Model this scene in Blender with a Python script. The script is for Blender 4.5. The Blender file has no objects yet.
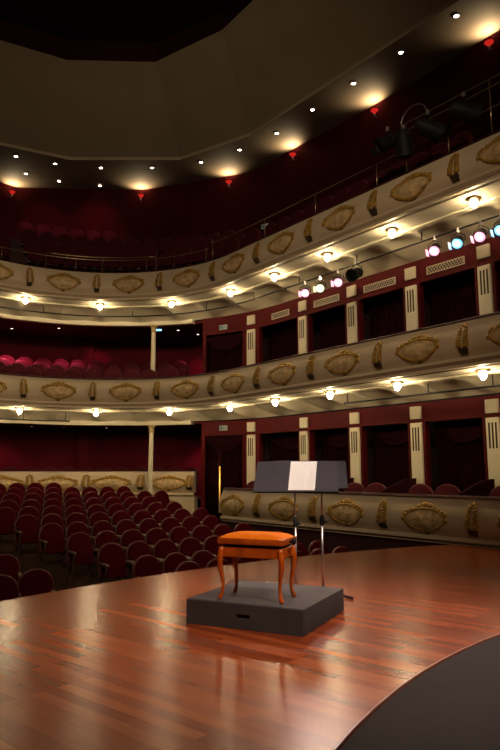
import bpy, bmesh, math, random
from math import sin, cos, pi, radians, sqrt, atan2
from mathutils import Vector, Matrix
random.seed(7)
sc = bpy.context.scene
col = sc.collection

# ------------------------------------------------------------------ camera
EYE = 1.25
cam_d = bpy.data.cameras.new('camera')
cam = bpy.data.objects.new('camera', cam_d); col.objects.link(cam)
cam_d.sensor_fit = 'VERTICAL'; cam_d.sensor_height = 36.0; cam_d.lens = 640.0/750.0*36.0
cam_d.clip_start = 0.05; cam_d.clip_end = 200
cam.location = (0, 0, EYE); cam.rotation_euler = (radians(90+8.6), 0, 0)
sc.camera = cam
# ------------------------------------------------------------------ world, view
w = bpy.data.worlds.new('hall_air'); sc.world = w; w.use_nodes = True
w.node_tree.nodes['Background'].inputs[0].default_value = (1.0, 0.72, 0.5, 1)
w.node_tree.nodes['Background'].inputs[1].default_value = 0.012
sc.view_settings.view_transform = 'Standard'; sc.view_settings.look = 'None'
sc.view_settings.exposure = 0.0; sc.view_settings.gamma = 1.0
sc.view_settings.use_curve_mapping = False

def aim(o, target):
    d = Vector(target) - o.location
    o.rotation_euler = d.to_track_quat('-Z', 'Y').to_euler()
def spot(loc, target, power, color, deg=30, blend=.5, size=.1, name='stage_beam_or_fill'):
    l = bpy.data.lights.new(name, 'SPOT'); l.energy = power; l.color = color
    l.spot_size = radians(deg); l.spot_blend = blend; l.shadow_soft_size = size
    o = bpy.data.objects.new(name, l); col.objects.link(o); o.location = loc; aim(o, target)
    return o
def point(loc, power, color, size=.08, name='lamp_glow'):
    l = bpy.data.lights.new(name, 'POINT'); l.energy = power; l.color = color; l.shadow_soft_size = size
    o = bpy.data.objects.new(name, l); col.objects.link(o); o.location = loc
    return o
# unseen spots added over the stage to light it and the balcony fronts
spot((3.2, 1.2, 7.5), (0.6, 5.9, 0.0), 2400, (1.0, .76, .56), 38, .9, .10)       # warm wash over the riser
spot((-3.2, 1.0, 7.5), (-0.6, 4.6, 0.0), 560, (1.0, .52, .30), 62, .9, .2)  # added fill from the left
spot((0.0, -2.0, 8.5), (-3.0, 19, 5.0), 2900, (1.0, .74, .50), 70, .9, .5)      # added wash on the balcony fronts
spot((3.0, 7.8, 8.2), (0.3, 5.9, 0.0), 600, (1.0, .62, .40), 40, .8, .1)

spot((2.6, .8, 7.5), (0.42, 6.35, 1.05), 2600, (1.0, .84, .70), 13, .8, .08)       # tight beam added to whiten the sheet music, also on stool and stand

# ------------------------------------------------------------------ geometry of the hall
A0 = Vector((-.5709, 16.9491)); ANG = .6585; R = 4.3987
T = Vector((sin(ANG), -cos(ANG))); N = Vector((-T[1], T[0])); CC = A0 - N*R
AN = atan2(N[1], N[0])
def ring(s, off=0.0):
    if s >= 0:
        p = A0 + T*s + N*off; return p[0], p[1]
    a = AN + (-s)/R
    return CC[0]+(R+off)*cos(a), CC[1]+(R+off)*sin(a)
def rdir(s):
    """outward normal direction"""
    if s >= 0: return Vector((N[0], N[1], 0))
    a = AN + (-s)/R
    return Vector((cos(a), sin(a), 0))
def W(s, off, z):
    x, y = ring(s, off); return Vector((x, y, z))
def face_in(s):      # rotation so that local -Y points into the hall
    n = rdir(s); return atan2(n[1], n[0]) - pi/2

# ------------------------------------------------------------------ materials
def mat(name, rgb, rough=.6, metal=0., emit=None, es=0., noise=None, bump=None, spec=.5, sheen=0.):
    m = bpy.data.materials.new(name); m.use_nodes = True
    nt = m.node_tree; b = nt.nodes['Principled BSDF']
    b.inputs['Base Color'].default_value = (*rgb, 1); b.inputs['Roughness'].default_value = rough
    b.inputs['Metallic'].default_value = metal; b.inputs['Specular IOR Level'].default_value = spec
    if sheen: b.inputs['Sheen Weight'].default_value = sheen
    if emit: b.inputs['Emission Color'].default_value = (*emit, 1); b.inputs['Emission Strength'].default_value = es
    if noise or bump:
        tc = nt.nodes.new('ShaderNodeTexCoord')
        if noise:
            sc_, amt = noise
            n = nt.nodes.new('ShaderNodeTexNoise'); n.inputs['Scale'].default_value = sc_; n.inputs['Detail'].default_value = 4
            nt.links.new(tc.outputs['Object'], n.inputs['Vector'])
            r = nt.nodes.new('ShaderNodeValToRGB')
            r.color_ramp.elements[0].position = .3; r.color_ramp.elements[1].position = .7
            r.color_ramp.elements[0].color = (*[c*(1-amt) for c in rgb], 1)
            r.color_ramp.elements[1].color = (*[min(1, c*(1+amt)) for c in rgb], 1)
            nt.links.new(n.outputs['Fac'], r.inputs['Fac']); nt.links.new(r.outputs['Color'], b.inputs['Base Color'])
        if bump:
            sc_, amt = bump
            n = nt.nodes.new('ShaderNodeTexNoise'); n.inputs['Scale'].default_value = sc_; n.inputs['Detail'].default_value = 3
            nt.links.new(tc.outputs['Object'], n.inputs['Vector'])
            bp = nt.nodes.new('ShaderNodeBump'); bp.inputs['Strength'].default_value = amt; bp.inputs['Distance'].default_value = .02
            nt.links.new(n.outputs['Fac'], bp.inputs['Height']); nt.links.new(bp.outputs['Normal'], b.inputs['Normal'])
    return m
M = dict(
    cream=mat('cream_plaster', (.62, .50, .33), .55, noise=(1.3, .08)),
    cream_soffit=mat('cream_soffit', (.74, .67, .48), .7, noise=(1.5, .06)),
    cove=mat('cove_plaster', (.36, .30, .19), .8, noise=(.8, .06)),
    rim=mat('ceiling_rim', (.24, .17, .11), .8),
    medal=mat('medallion', (.60, .43, .20), .55, noise=(9, .35), bump=(14, .9)),
    gold=mat('old_gold', (.38, .22, .03), .5, .1, noise=(14, .45), bump=(20, .5)),
    golddark=mat('tarnished_gold', (.07, .045, .018), .5, .3),
    red=mat('oxblood_wall', (.085, .004, .0045), .65, noise=(2.5, .12), spec=.15),
    redwall=mat('burgundy_wall', (.095, .004, .011), .85, noise=(1.2, .12), spec=.15),
    gwall=mat('gallery_wall', (.085, .006, .009), .85, noise=(1.2, .1), spec=.15),
    redceil=mat('red_ceiling', (.11, .010, .010), .8, spec=.2),
    curtain=mat('maroon_curtain', (.028, .003, .005), .9, noise=(6, .2), spec=.1),
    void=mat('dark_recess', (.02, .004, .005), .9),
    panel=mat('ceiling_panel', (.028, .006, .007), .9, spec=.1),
    velvet=mat('burgundy_velvet', (.056, .0015, .005), .9, noise=(30, .15), spec=.06),
    velvet2=mat('plum_velvet', (.06, .003, .009), .75, noise=(30, .15), spec=.15),
    rimwood=mat('seat_rim', (.12, .022, .018), .35),
    armwood=mat('armrest_wood', (.13, .075, .045), .4),
    iron=mat('bronze_iron', (.055, .034, .015), .5, .3, spec=.3),
    carpet=mat('stalls_floor', (.035, .016, .006), .9, noise=(5, .3), spec=.1),
    slab=mat('slab', (.05, .02, .018), .9),
    handrail=mat('rail_velvet', (.04, .006, .006), .6, spec=.2),
    brass=mat('brass', (.55, .40, .22), .3, .9),
    steel=mat('steel', (.45, .42, .42), .3, .9),
    black=mat('black_metal', (.008, .008, .009), .6, 0, spec=.2),
    satin=mat('desk_metal', (.030, .028, .038), .75, 0, noise=(2.2, .2), spec=.15),
    paper=mat('paper', (.95, .95, .97), .7),
    stoolwood=mat('stool_wood', (.40, .078, .008), .22, noise=(9, .3)),
    stoolvel=mat('orange_velvet', (.66, .165, .004), .8, noise=(18, .12), spec=.15),
    riser=mat('riser_felt', (.040, .038, .047), .75, noise=(5, .12), bump=(60, .15)),
    skirt=mat('stage_front', (.05, .012, .012), .7),
    globe=mat('globe_glass', (.9, .85, .7), .3, emit=(1.0, .76, .45), es=160),
    down=mat('downlight_lens', (.9, .9, .8), .3, emit=(1.0, .86, .68), es=14),
    downsmall=mat('downlight_dim', (.9, .9, .8), .3, emit=(1.0, .75, .6), es=5),
    blue=mat('blue_lens', (.2, .5, .9), .3, emit=(.25, .55, 1.0), es=2.5),
    redglass=mat('red_glass', (.55, .02, .02), .3, emit=(1.0, .03, .02), es=.5),
    pinklens=mat('pink_lens', (.9, .7, .8), .2, emit=(1.0, .36, .50), es=1.7),
    core=mat('lamp_filament', (1, 1, 1), .2, emit=(1.0, .93, .85), es=30),
    cyanlens=mat('cyan_lens', (.7, .9, .9), .2, emit=(.16, .62, .85), es=1.6),
    warmlens=mat('warm_lens', (.9, .9, .8), .2, emit=(.75, .80, .45), es=1.4),
    signface=mat('sign_face', (.36, .38, .34), .5, emit=(.5, .55, .45), es=.08),
    signgreen=mat('sign_green', (.03, .20, .09), .5),
    corridor=mat('corridor_wall', (.75, .48, .14), .7),
)
def wood_floor():
    m = bpy.data.materials.new('stage_planks'); m.use_nodes = True
    nt = m.node_tree; L = nt.links; b = nt.nodes['Principled BSDF']
    tc = nt.nodes.new('ShaderNodeTexCoord'); mp = nt.nodes.new('ShaderNodeMapping')
    mp.inputs['Rotation'].default_value = (0, 0, radians(40.5))
    L.new(tc.outputs['Object'], mp.inputs['Vector'])
    br = nt.nodes.new('ShaderNodeTexBrick'); br.offset = .37; br.offset_frequency = 2
    br.inputs['Scale'].default_value = 1.0; br.inputs['Brick Width'].default_value = 1.15; br.inputs['Row Height'].default_value = .085
    br.inputs['Mortar Size'].default_value = .0012; br.inputs['Mortar Smooth'].default_value = .3; br.inputs['Bias'].default_value = 0
    br.inputs['Color1'].default_value = (0, 0, 0, 1); br.inputs['Color2'].default_value = (1, 1, 1, 1); br.inputs['Mortar'].default_value = (.25, .25, .25, 1)
    L.new(mp.outputs['Vector'], br.inputs['Vector'])
    sm = nt.nodes.new('ShaderNodeMapping'); sm.inputs['Scale'].default_value = (1.2, 22, 1)
    L.new(mp.outputs['Vector'], sm.inputs['Vector'])
    n = nt.nodes.new('ShaderNodeTexNoise'); n.inputs['Scale'].default_value = 2.2; n.inputs['Detail'].default_value = 5; n.inputs['Roughness'].default_value = .6
    L.new(sm.outputs['Vector'], n.inputs['Vector'])
    n2 = nt.nodes.new('ShaderNodeTexNoise'); n2.inputs['Scale'].default_value = .9; n2.inputs['Detail'].default_value = 3
    L.new(tc.outputs['Object'], n2.inputs['Vector'])
    a1 = nt.nodes.new('ShaderNodeMath'); a1.operation = 'MULTIPLY_ADD'; a1.inputs[1].default_value = .28; L.new(br.outputs['Color'], a1.inputs[0])
    a2 = nt.nodes.new('ShaderNodeMath'); a2.operation = 'MULTIPLY'; a2.inputs[1].default_value = .34; L.new(n.outputs['Fac'], a2.inputs[0])
    L.new(a2.outputs[0], a1.inputs[2])
    cr = nt.nodes.new('ShaderNodeValToRGB'); e = cr.color_ramp.elements
    e[0].position = .10; e[0].color = (.13, .023, .006, 1); e[1].position = .66; e[1].color = (.42, .115, .032, 1)
    k = cr.color_ramp.elements.new(.34); k.color = (.24, .050, .012, 1)
    L.new(a1.outputs[0], cr.inputs['Fac'])
    L.new(cr.outputs['Color'], b.inputs['Base Color'])
    rr = nt.nodes.new('ShaderNodeMapRange'); rr.inputs['To Min'].default_value = .20; rr.inputs['To Max'].default_value = .29; b.inputs['Specular IOR Level'].default_value = .31
    L.new(n2.outputs['Fac'], rr.inputs['Value']); L.new(rr.outputs['Result'], b.inputs['Roughness'])
    bp = nt.nodes.new('ShaderNodeBump'); bp.inputs['Strength'].default_value = .02; bp.inputs['Distance'].default_value = .01
    L.new(n.outputs['Fac'], bp.inputs['Height']); L.new(bp.outputs['Normal'], b.inputs['Normal'])
    return m
M['planks'] = wood_floor()
M['mat'] = mat('black_dance_floor', (.008, .006, .010), .7, noise=(1.5, .18), bump=(2.5, .4), spec=.12)

# ------------------------------------------------------------------ mesh helpers
def link(name, bm, m, parent=None, smooth=False, autosmooth=None):
    me = bpy.data.meshes.new(name)
    bmesh.ops.recalc_face_normals(bm, faces=bm.faces)
    bm.to_mesh(me); bm.free()
    if m: me.materials.append(m)
    if smooth:
        for p in me.polygons: p.use_smooth = True
        if autosmooth: me.set_sharp_from_angle(angle=radians(autosmooth))
    o = bpy.data.objects.new(name, me); col.objects.link(o)
    if parent: o.parent = parent
    return o
def tag(o, label=None, cat=None, group=None, kind=None):
    if label: o['label'] = label
    if cat: o['category'] = cat
    if group: o['group'] = group
    if kind: o['kind'] = kind
    return o
def thing(name, label, cat, loc=(0, 0, 0), rz=0, group=None):
    o = bpy.data.objects.new(name, None); col.objects.link(o); o.location = loc; o.rotation_euler = (0, 0, rz)
    o.empty_display_size = .05
    return tag(o, label, cat, group)
def struct(name, bm, m, smooth=False, parent=None, label=None):
    o = link(name, bm, m, parent, smooth, 35 if smooth else None)
    if not parent: o['kind'] = 'structure'
    if label: o['label'] = label
    return o
def copy_tree(o, parent=None):
    c = o.copy(); col.objects.link(c)
    if parent: c.parent = parent
    for ch in list(kids.get(o.name, [])): copy_tree2(ch, c)
    return c
kids = {}
def children(o): return [x for x in bpy.data.objects if x.parent == o]
def snapshot(root):
    """(object, [children...]) tree, so that copies need no scan of the scene"""
    return (root, [snapshot(c) for c in children(root)])
def dup(snap, parent=None):
    o, ch = snap
    c = o.copy(); col.objects.link(c)
    if parent: c.parent = parent
    for s_ in ch: dup(s_, c)
    return c
def box(bm, x0, x1, y0, y1, z0, z1, mtx=None):
    vs = [bm.verts.new(v) for v in [(x0,y0,z0),(x1,y0,z0),(x1,y1,z0),(x0,y1,z0),(x0,y0,z1),(x1,y0,z1),(x1,y1,z1),(x0,y1,z1)]]
    if mtx:
        for v in vs: v.co = mtx @ v.co
    for f in [(0,3,2,1),(4,5,6,7),(0,1,5,4),(1,2,6,5),(2,3,7,6),(3,0,4,7)]: bm.faces.new([vs[i] for i in f])
    return vs
def bevel(bm, w_, seg=2):
    bmesh.ops.bevel(bm, geom=list(bm.edges), offset=w_, segments=seg, profile=.6, affect='EDGES')
def tube(bm, pts, rad, n=8, closed=False):
    pts = [Vector(p) for p in pts]
    rs = rad if isinstance(rad, (list, tuple)) else [rad]*len(pts)
    rings = []
    up0 = None
    K = len(pts)
    for i, p in enumerate(pts):
        if closed: d = pts[(i+1) % K]-pts[i-1]
        else: d = pts[min(i+1, K-1)]-pts[max(i-1, 0)]
        d.normalize()
        if up0 is None:
            up0 = Vector((0, 0, 1)) if abs(d.z) < .9 else Vector((1, 0, 0))
        a = d.cross(up0); 
        if a.length < 1e-4: a = d.cross(Vector((0, 1, 0)))
        a.normalize(); b = a.cross(d).normalized(); up0 = b
        rings.append([bm.verts.new(p + a*(rs[i]*cos(2*pi*k/n)) + b*(rs[i]*sin(2*pi*k/n))) for k in range(n)])
    for i in range(K if closed else K-1):
        A, B = rings[i], rings[(i+1) % K]
        for k in range(n): bm.faces.new((A[k], A[(k+1) % n], B[(k+1) % n], B[k]))
    if not closed:
        bm.faces.new(rings[0][::-1]); bm.faces.new(rings[-1])
def lathe(bm, prof, n=16, mtx=None):
    """profile of (r, z)"""
    rings = []
    for r, z in prof:
        if r < 1e-5: rings.append([bm.verts.new((0, 0, z))])
        else: rings.append([bm.verts.new((r*cos(2*pi*k/n), r*sin(2*pi*k/n), z)) for k in range(n)])
    if mtx:
        for rg in rings:
            for v in rg: v.co = mtx @ v.co
    for A, B in zip(rings, rings[1:]):
        for k in range(n):
            k2 = (k+1) % n
            if len(A) == 1 and len(B) == 1: continue
            if len(A) == 1: bm.faces.new((A[0], B[k], B[k2]))
            elif len(B) == 1: bm.faces.new((A[k], A[k2], B[0]))
            else: bm.faces.new((A[k], A[k2], B[k2], B[k]))
def blob(bm, c, r, seg=8, mtx=None):
    g = bmesh.ops.create_uvsphere(bm, u_segments=seg, v_segments=max(4, seg-2), radius=1)
    for v in g['verts']:
        v.co = Vector((v.co.x*r[0], v.co.y*r[1], v.co.z*r[2])) + Vector(c)
        if mtx: v.co = mtx @ v.co
def srange(s0, s1, step=.3):
    """sample positions, fine on the arc"""
    out = []; n = max(1, int(math.ceil(abs(s1-s0)/step)))
    for i in range(n+1): out.append(s0+(s1-s0)*i/n)
    if s0 < 0 < s1: out.append(0.0)
    return sorted(set(out))
def sweep(bm, prof, s0, s1, step=.3, closed=True, scap=True):
    """prof: (off, z) list swept along the horseshoe"""
    S = srange(s0, s1, step); rings = []
    for s in S: rings.append([bm.verts.new(W(s, o, z)) for o, z in prof])
    n = len(prof)
    for A, B in zip(rings, rings[1:]):
        for k in range(n if closed else n-1): bm.faces.new((A[k], A[(k+1) % n], B[(k+1) % n], B[k]))
    if closed and scap: bm.faces.new(rings[0]); bm.faces.new(rings[-1][::-1])
def seg_box(bm, s0, s1, o0, o1, z0, z1, step=.3): sweep(bm, [(o0, z0), (o1, z0), (o1, z1), (o0, z1)], s0, s1, step)
def prism(bm, outline, y0, y1, bev=.0, mtx=None):
    """outline in (x,z), extruded between y0 and y1; front edges (y0) inset by bev"""
    cx = sum(p[0] for p in outline)/len(outline); cz = sum(p[1] for p in outline)/len(outline)
    def ins(p, d):
        v = Vector((p[0]-cx, p[1]-cz)); l = v.length
        v = v*((l-d)/l); return (cx+v.x, cz+v.y)
    layers = [(y1, 0)] if not bev else [(y1, bev*.6), (y1-bev*.6, 0)]
    layers += [(y0, 0)] if not bev else [(y0+bev, 0), (y0+bev*.3, bev*.4), (y0, bev)]
    rs = []
    for y, d in layers: rs.append([bm.verts.new((*((q := ins(p, d))[:1]), y, q[1])) for p in outline])
    if mtx:
        for r_ in rs:
            for v in r_: v.co = mtx @ v.co
    n = len(outline)
    for A, B in zip(rs, rs[1:]):
        for k in range(n): bm.faces.new((A[k], A[(k+1) % n], B[(k+1) % n], B[k]))
    bm.faces.new(rs[0]); bm.faces.new(rs[-1][::-1])
ORD = ['first','second','third','fourth','fifth','sixth','seventh','eighth','ninth','tenth','eleventh','twelfth','thirteenth','fourteenth','fifteenth','sixteenth','seventeenth','eighteenth','nineteenth','twentieth','twenty-first','twenty-second','twenty-third','twenty-fourth','twenty-fifth','twenty-sixth']

# ================================================================== SETTING
# stage floor: an arc lip bowing out to the stalls, then along the box parapet
SCX, SCY, SR = 9.1535, -1.3894, 14.0227
bm = bmesh.new(); pts = []
a0, a1 = radians(182), None
# find where the lip meets the box parapet line
k = 182.0
while k > 90:
    x, y = SCX+SR*cos(radians(k)), SCY+SR*sin(radians(k))
    d = (Vector((x, y))-A0).dot(N)
    if d > -.16: break
    pts.append((x, y)); k -= 1.0
lip = list(pts)
for s in (5.6, 7, 9, 11): 
    x, y = ring(s, -.16); pts.append((x, y))
pts = [p for i, p in enumerate(pts) if i == 0 or (Vector(p)-Vector(pts[i-1])).length > .05]
pts += [(11, 2), (11, -5), (-5.0, -5)]
top = [bm.verts.new((x, y, 0)) for x, y in pts]; bm.faces.new(top)
struct('floor_stage', bm, M['planks'])
bm = bmesh.new()
for za, zb, o in ((-.012, -.05, .0),):
    pass
def lipwall(z0, z1, grow):
    b = bmesh.new(); A = []; B = []
    for x, y in lip:
        v = Vector((x-SCX, y-SCY)); v = v*((SR+grow)/v.length)
        A.append(b.verts.new((SCX+v.x, SCY+v.y, z0))); B.append(b.verts.new((SCX+v.x, SCY+v.y, z1)))
    for i in range(len(A)-1): b.faces.new((A[i], A[i+1], B[i+1], B[i]))
    return b
struct('wall_stage_front', lipwall(-1.4, -.003, -.02), M['skirt'])
# rounded wooden nosing on the lip
bm = bmesh.new(); tube(bm, [(x, y, -.021) for x, y in lip], .02, 8)
struct('trim_1', bm, M['planks'], True)
# black dance floor disc
bm = bmesh.new()
DCX, DCY, DR = 6.6566, .0533, 6.965
lathe(bm, [(0, .012), (DR-.012, .012), (DR, .004), (DR, .0005)], 128, Matrix.Translation((DCX, DCY, 0)))
o = link('dance_floor', bm, M['mat'], None, True, 40); tag(o, 'matte black round dance floor laid over the wooden stage', 'dance floor')
bm = bmesh.new(); tube(bm, [(DCX+(DR+.014)*cos(2*pi*k/128), DCY+(DR+.014)*sin(2*pi*k/128), .006) for k in range(128)], .010, 6, closed=True)
e_ = link('edge_strip', bm, mat('edge_strip_wood', (.22, .085, .05), .35), o, True, 60)

# stalls floor lattice
P0 = Vector((-3.422, 9.73)); LA = Vector((.45, .336)); LB = Vector((-.331, 1.097))
det = LA.x*LB.y-LA.y*LB.x
def ij(x, y):
    d = Vector((x, y))-P0
    return (d.x*LB.y-d.y*LB.x)/det, (LA.x*d.y-LA.y*d.x)/det
def fz(x, y):
    i, j = ij(x, y)
    return -1.1+.12*min(max(j, 0), 9.4)
bm = bmesh.new(); g = {}
xs = [-13+.5*i for i in range(36)]; ys = [-2+.5*i for i in range(52)]
for x in xs:
    for y in ys: g[x, y] = bm.verts.new((x, y, fz(x, y)))
for i in range(len(xs)-1):
    for j in range(len(ys)-1):
        x, y = xs[i]+.25, ys[j]+.25
        if (Vector((x-SCX, y-SCY))).length < SR-.9: continue
        v = Vector((x, y))-A0
        if v.dot(T) > -1.5 and v.dot(N) > .6: continue
        bm.faces.new((g[xs[i], ys[j]], g[xs[i+1], ys[j]], g[xs[i+1], ys[j+1]], g[xs[i], ys[j+1]]))
for v in [v for v in bm.verts if not v.link_faces]: bm.verts.remove(v)
struct('floor_stalls', bm, M['carpet'])

# ---- parapets --------------------------------------------------------
PROF = [(.00, 0.0), (-.015, -.05), (-.05, -.12), (-.10, -.24), (-.135, -.38), (-.13, -.50), (-.09, -.58), (-.04, -.635), (-.02, -.66)]
MOULD = [(-.02, -.665), (-.10, -.672), (-.125, -.70), (-.125, -.735), (-.09, -.755), (-.075, -.775)]
def prof_off(v):
    for (o0, z0), (o1, z1) in zip(PROF, PROF[1:]):
        if z1 <= v <= z0: return o0+(o1-o0)*(v-z0)/(z1-z0)
    return -.02
def cartouche(parent, s, zt, off0=0.0, scale=1.0):
    zc = -.37
    def P(u, v, d):
        u *= scale
        return W(s+u, off0+prof_off(max(-.64, min(-.02, zc+v*scale)))-d, zt+zc+v*scale)
    fr = bmesh.new()
    K = 40; pts = []; rad = []
    for k in range(K):
        t = 2*pi*k/K; c, q = cos(t), sin(t)
        u = .43*c*(1-.08*max(0, -q)); v = .19*q-(.03*(1-abs(c))**2 if q < 0 else 0)
        pts.append(P(u, v-.02, .018)); rad.append(.026*scale)
    tube(fr, pts, rad, 6, closed=True)
    def bl(u, v, a, b):
        g = bmesh.ops.create_uvsphere(fr, u_segments=8, v_segments=6, radius=1)
        for vt in g['verts']:
            x, y, z = vt.co; vt.co = P(u+x*a, v+z*b, .02+y*.025)
    for u, v, a, b in [(0, .235, .08, .055), (-.11, .215, .07, .05), (.11, .215, .07, .05), (-.20, .18, .06, .04), (.20, .18, .06, .04),
                       (-.45, .07, .045, .055), (.45, .07, .045, .055), (-.48, -.02, .03, .05), (.48, -.02, .03, .05), (-.30, .15, .06, .028), (.30, .15, .06, .028),
                       (-.38, .115, .05, .03), (.38, .115, .05, .03)]:
        bl(u, v, a, b)
    f = link('cartouche', fr, M['gold'], parent, True, 50)
    md = bmesh.new(); rings = []
    for ri in range(6):
        q = ri/5; ring_ = []
        for k in range(28):
            t = 2*pi*k/28; c, s_ = cos(t), sin(t)
            u = .42*c*(1-.08*max(0, -s_))*q; v = (.18*s_-(.028*(1-abs(c))**2 if s_ < 0 else 0))*q-.02
            ring_.append(md.verts.new(P(u, v, .010+.035*(1-q*q))))
        rings.append(ring_)
    for A, B in zip(rings[1:], rings[2:]):
        for k in range(28): md.faces.new((A[k], A[(k+1) % 28], B[(k+1) % 28], B[k]))
    md.faces.new(rings[1]); 
    for v in rings[0]: md.verts.remove(v)
    link('medallion', md, M['medal'], f, True, 60)
    dk = bmesh.new()
    for u, v, a, b in [(0, -.265, .055, .03), (0, -.235, .10, .022)]:
        g = bmesh.ops.create_uvsphere(dk, u_segments=8, v_segments=6, radius=1)
        for vt in g['verts']:
            x, y, z = vt.co; vt.co = P(u+x*a, v+z*b, .02+y*.02)
    link('pendant', dk, M['golddark'], f, True, 60)
def leaf_spray(parent, s, zt, off0=0.0, scale=1.0):
    zc = -.34
    def P(u, v, d): return W(s+u*scale, off0+prof_off(max(-.64, min(-.02, zc+v*scale)))-d, zt+zc+v*scale)
    b = bmesh.new()
    for q in range(7):
        v = -.13+q*.055; wdt = .075*(1.15-q*.07)
        for sd in (-1, 1):
            g = bmesh.ops.create_uvsphere(b, u_segments=6, v_segments=5, radius=1)
            for vt in g['verts']:
                x, y, z = vt.co
                vt.co = P(sd*(wdt*.75+.01)+x*wdt*.75, v+z*.034+sd*x*.022, .03+y*.03)
    g = bmesh.ops.create_uvsphere(b, u_segments=6, v_segments=5, radius=1)
    for vt in g['verts']:
        x, y, z = vt.co; vt.co = P(x*.045, .25+z*.035, .03+y*.03)
    f = link('leaf_ornament', b, M['gold'], parent, True, 50)
    d = bmesh.new()
    g = bmesh.ops.create_cube(d, size=2)
    for vt in g['verts']:
        x, y, z = vt.co; vt.co = P(x*(.075+.015*z), -.235+z*.05, .015+y*.035)
    link('leaf_base', d, M['golddark'], f)
CART_S = [.37+1.97*k for k in range(-4, 5)]
def parapet(label, zt, s0, s1, carts, leaves, off0=0.0, drop=.85, mould=True, scale=1.0):
    t = thing('balcony_parapet', label, 'balcony', W((s0+s1)/2, off0, zt-drop))
    inv = t.matrix_basis.inverted()
    def pl(o):
        return o
    made = []
    bm = bmesh.new()
    prof = [(off0+o, zt+z) for o, z in PROF] + [(off0+.12, zt-.66), (off0+.12, zt)]
    sweep(bm, prof, s0, s1, .3); made.append(link('parapet', bm, M['cream'], t, True, 40))
    bm = bmesh.new(); sweep(bm, [(off0+o, zt+z) for o, z in MOULD]+[(off0-.02, zt-.775)], s0, s1, .3)
    made.append(link('moulding', bm, M['cream'], t, True, 50))
    bm = bmesh.new(); sweep(bm, [(off0-.055, zt-.782), (off0-.07, zt-.80), (off0-.07, zt-drop+.005), (off0+.10, zt-drop+.005), (off0+.10, zt-.782)], s0, s1, .3)
    made.append(link('cornice', bm, M['cream'], t, True, 30))
    bm = bmesh.new(); sweep(bm, [(off0-.035, zt+.002), (off0-.02, zt+.035), (off0+.05, zt+.05), (off0+.13, zt+.035), (off0+.15, zt+.002)], s0, s1, .3)
    made.append(link('handrail', bm, M['handrail'], t, True, 60))
    for s in carts: cartouche(t, s, zt, off0, scale)
    for s in leaves: leaf_spray(t, s, zt, off0, scale)
    # children were modelled in world coordinates: re-base them on the thing
    for o in children(t):
        o.data.transform(inv)
        for c in children(o): c.data.transform(inv)
    return t
SL, SE = -10.0, 9.4
Z2, Z1, Z0 = 7.18, 3.93, .79
LEAF_S = [c+.985 for c in CART_S]
parapet('cream and gold curved front of the topmost gallery, under the thin brass rail', Z2, SL, SE, CART_S, LEAF_S)
parapet('cream and gold curved front of the middle balcony, below the row of coloured spotlights', Z1, SL, SE, CART_S, LEAF_S)
g0 = parapet('cream and gold front of the stage-level boxes behind the music stand', Z0, -.18, SE, [c for c in CART_S if c > 0], [c for c in LEAF_S if c > 0], drop=.80)
# rounded end of the box front
bm = bmesh.new(); rings = []
for a in range(0, 10):
    t = pi*a/9
    rg = []
    for o_, z_ in PROF+[(.12, -.66), (.12, 0)]:
        cx = .06; rr = cx-o_
        c0 = W(-.18, .06, 0); d = rdir(-.18); tn = Vector((-d.y, d.x, 0))
        rg.append(bm.verts.new(c0 + d*(-rr*cos(t)) + tn*(abs(rr)*sin(t)*.9) + Vector((0, 0, Z0+z_))))
    rings.append(rg)
K = len(rings[0])
for A, B in zip(rings, rings[1:]):
    for k in range(K-2): bm.faces.new((A[k], A[k+1], B[k+1], B[k]))
bm.faces.new([r_[0] for r_ in rings])
o = link('rounded_end', bm, M['cream'], g0, True, 45); o.data.transform(g0.matrix_basis.inverted())
bm = bmesh.new(); seg_box(bm, -.30, SE, .0, .12, -1.15, -.02); struct('wall_box_base', bm, M['skirt'])
ZR = 1.27
parapet('cream and gold front behind the back stalls seats, beside the slender column', ZR, SL, -2.42, [-5.39-1.13, -5.39, -4.26, -2.98], [-5.97, -4.80, -3.62, -2.5], off0=2.12, drop=.80, scale=.86)
bm = bmesh.new(); seg_box(bm, SL, -2.40, 2.05, 2.30, -.05, .47); struct('trim_2', bm, M['cream'])

# ---- tiers: soffits, slabs, beams ------------------------------------
def soffit(zt, nm):
    zs = zt-.86; zw = zs-.25
    bm = bmesh.new(); S = srange(SL, SE, .06); U = [i/10 for i in range(11)]
    rows = []
    for s in S:
        ph = ((s-(-.85))/.9325) % 1.0
        lun = (1-abs(2*ph-1)**1.6)
        r_ = [bm.verts.new(W(s, .06, zs)), bm.verts.new(W(s, .62, zs)), bm.verts.new(W(s, .62, zs-.03)), bm.verts.new(W(s, .72, zs-.05))]
        for u in U[1:]:
            off = .72+1.12*u
            z = (zs-.05)+(zw-zs+.05)*u
            z += .22*lun*sin(pi*min(1, u*1.02))**.7*(1 if u < 1 else 0) - .03*sin(pi*u)
            r_.append(bm.verts.new(W(s, off, z)))
        rows.append(r_)
    for A, B in zip(rows, rows[1:]):
        for k in range(len(A)-1): bm.faces.new((A[k], A[k+1], B[k+1], B[k]))
    return struct(nm, bm, M['cream_soffit'], True)
soffit(Z2, 'ceiling_upper_soffit'); soffit(Z1, 'ceiling_lower_soffit')
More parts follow.
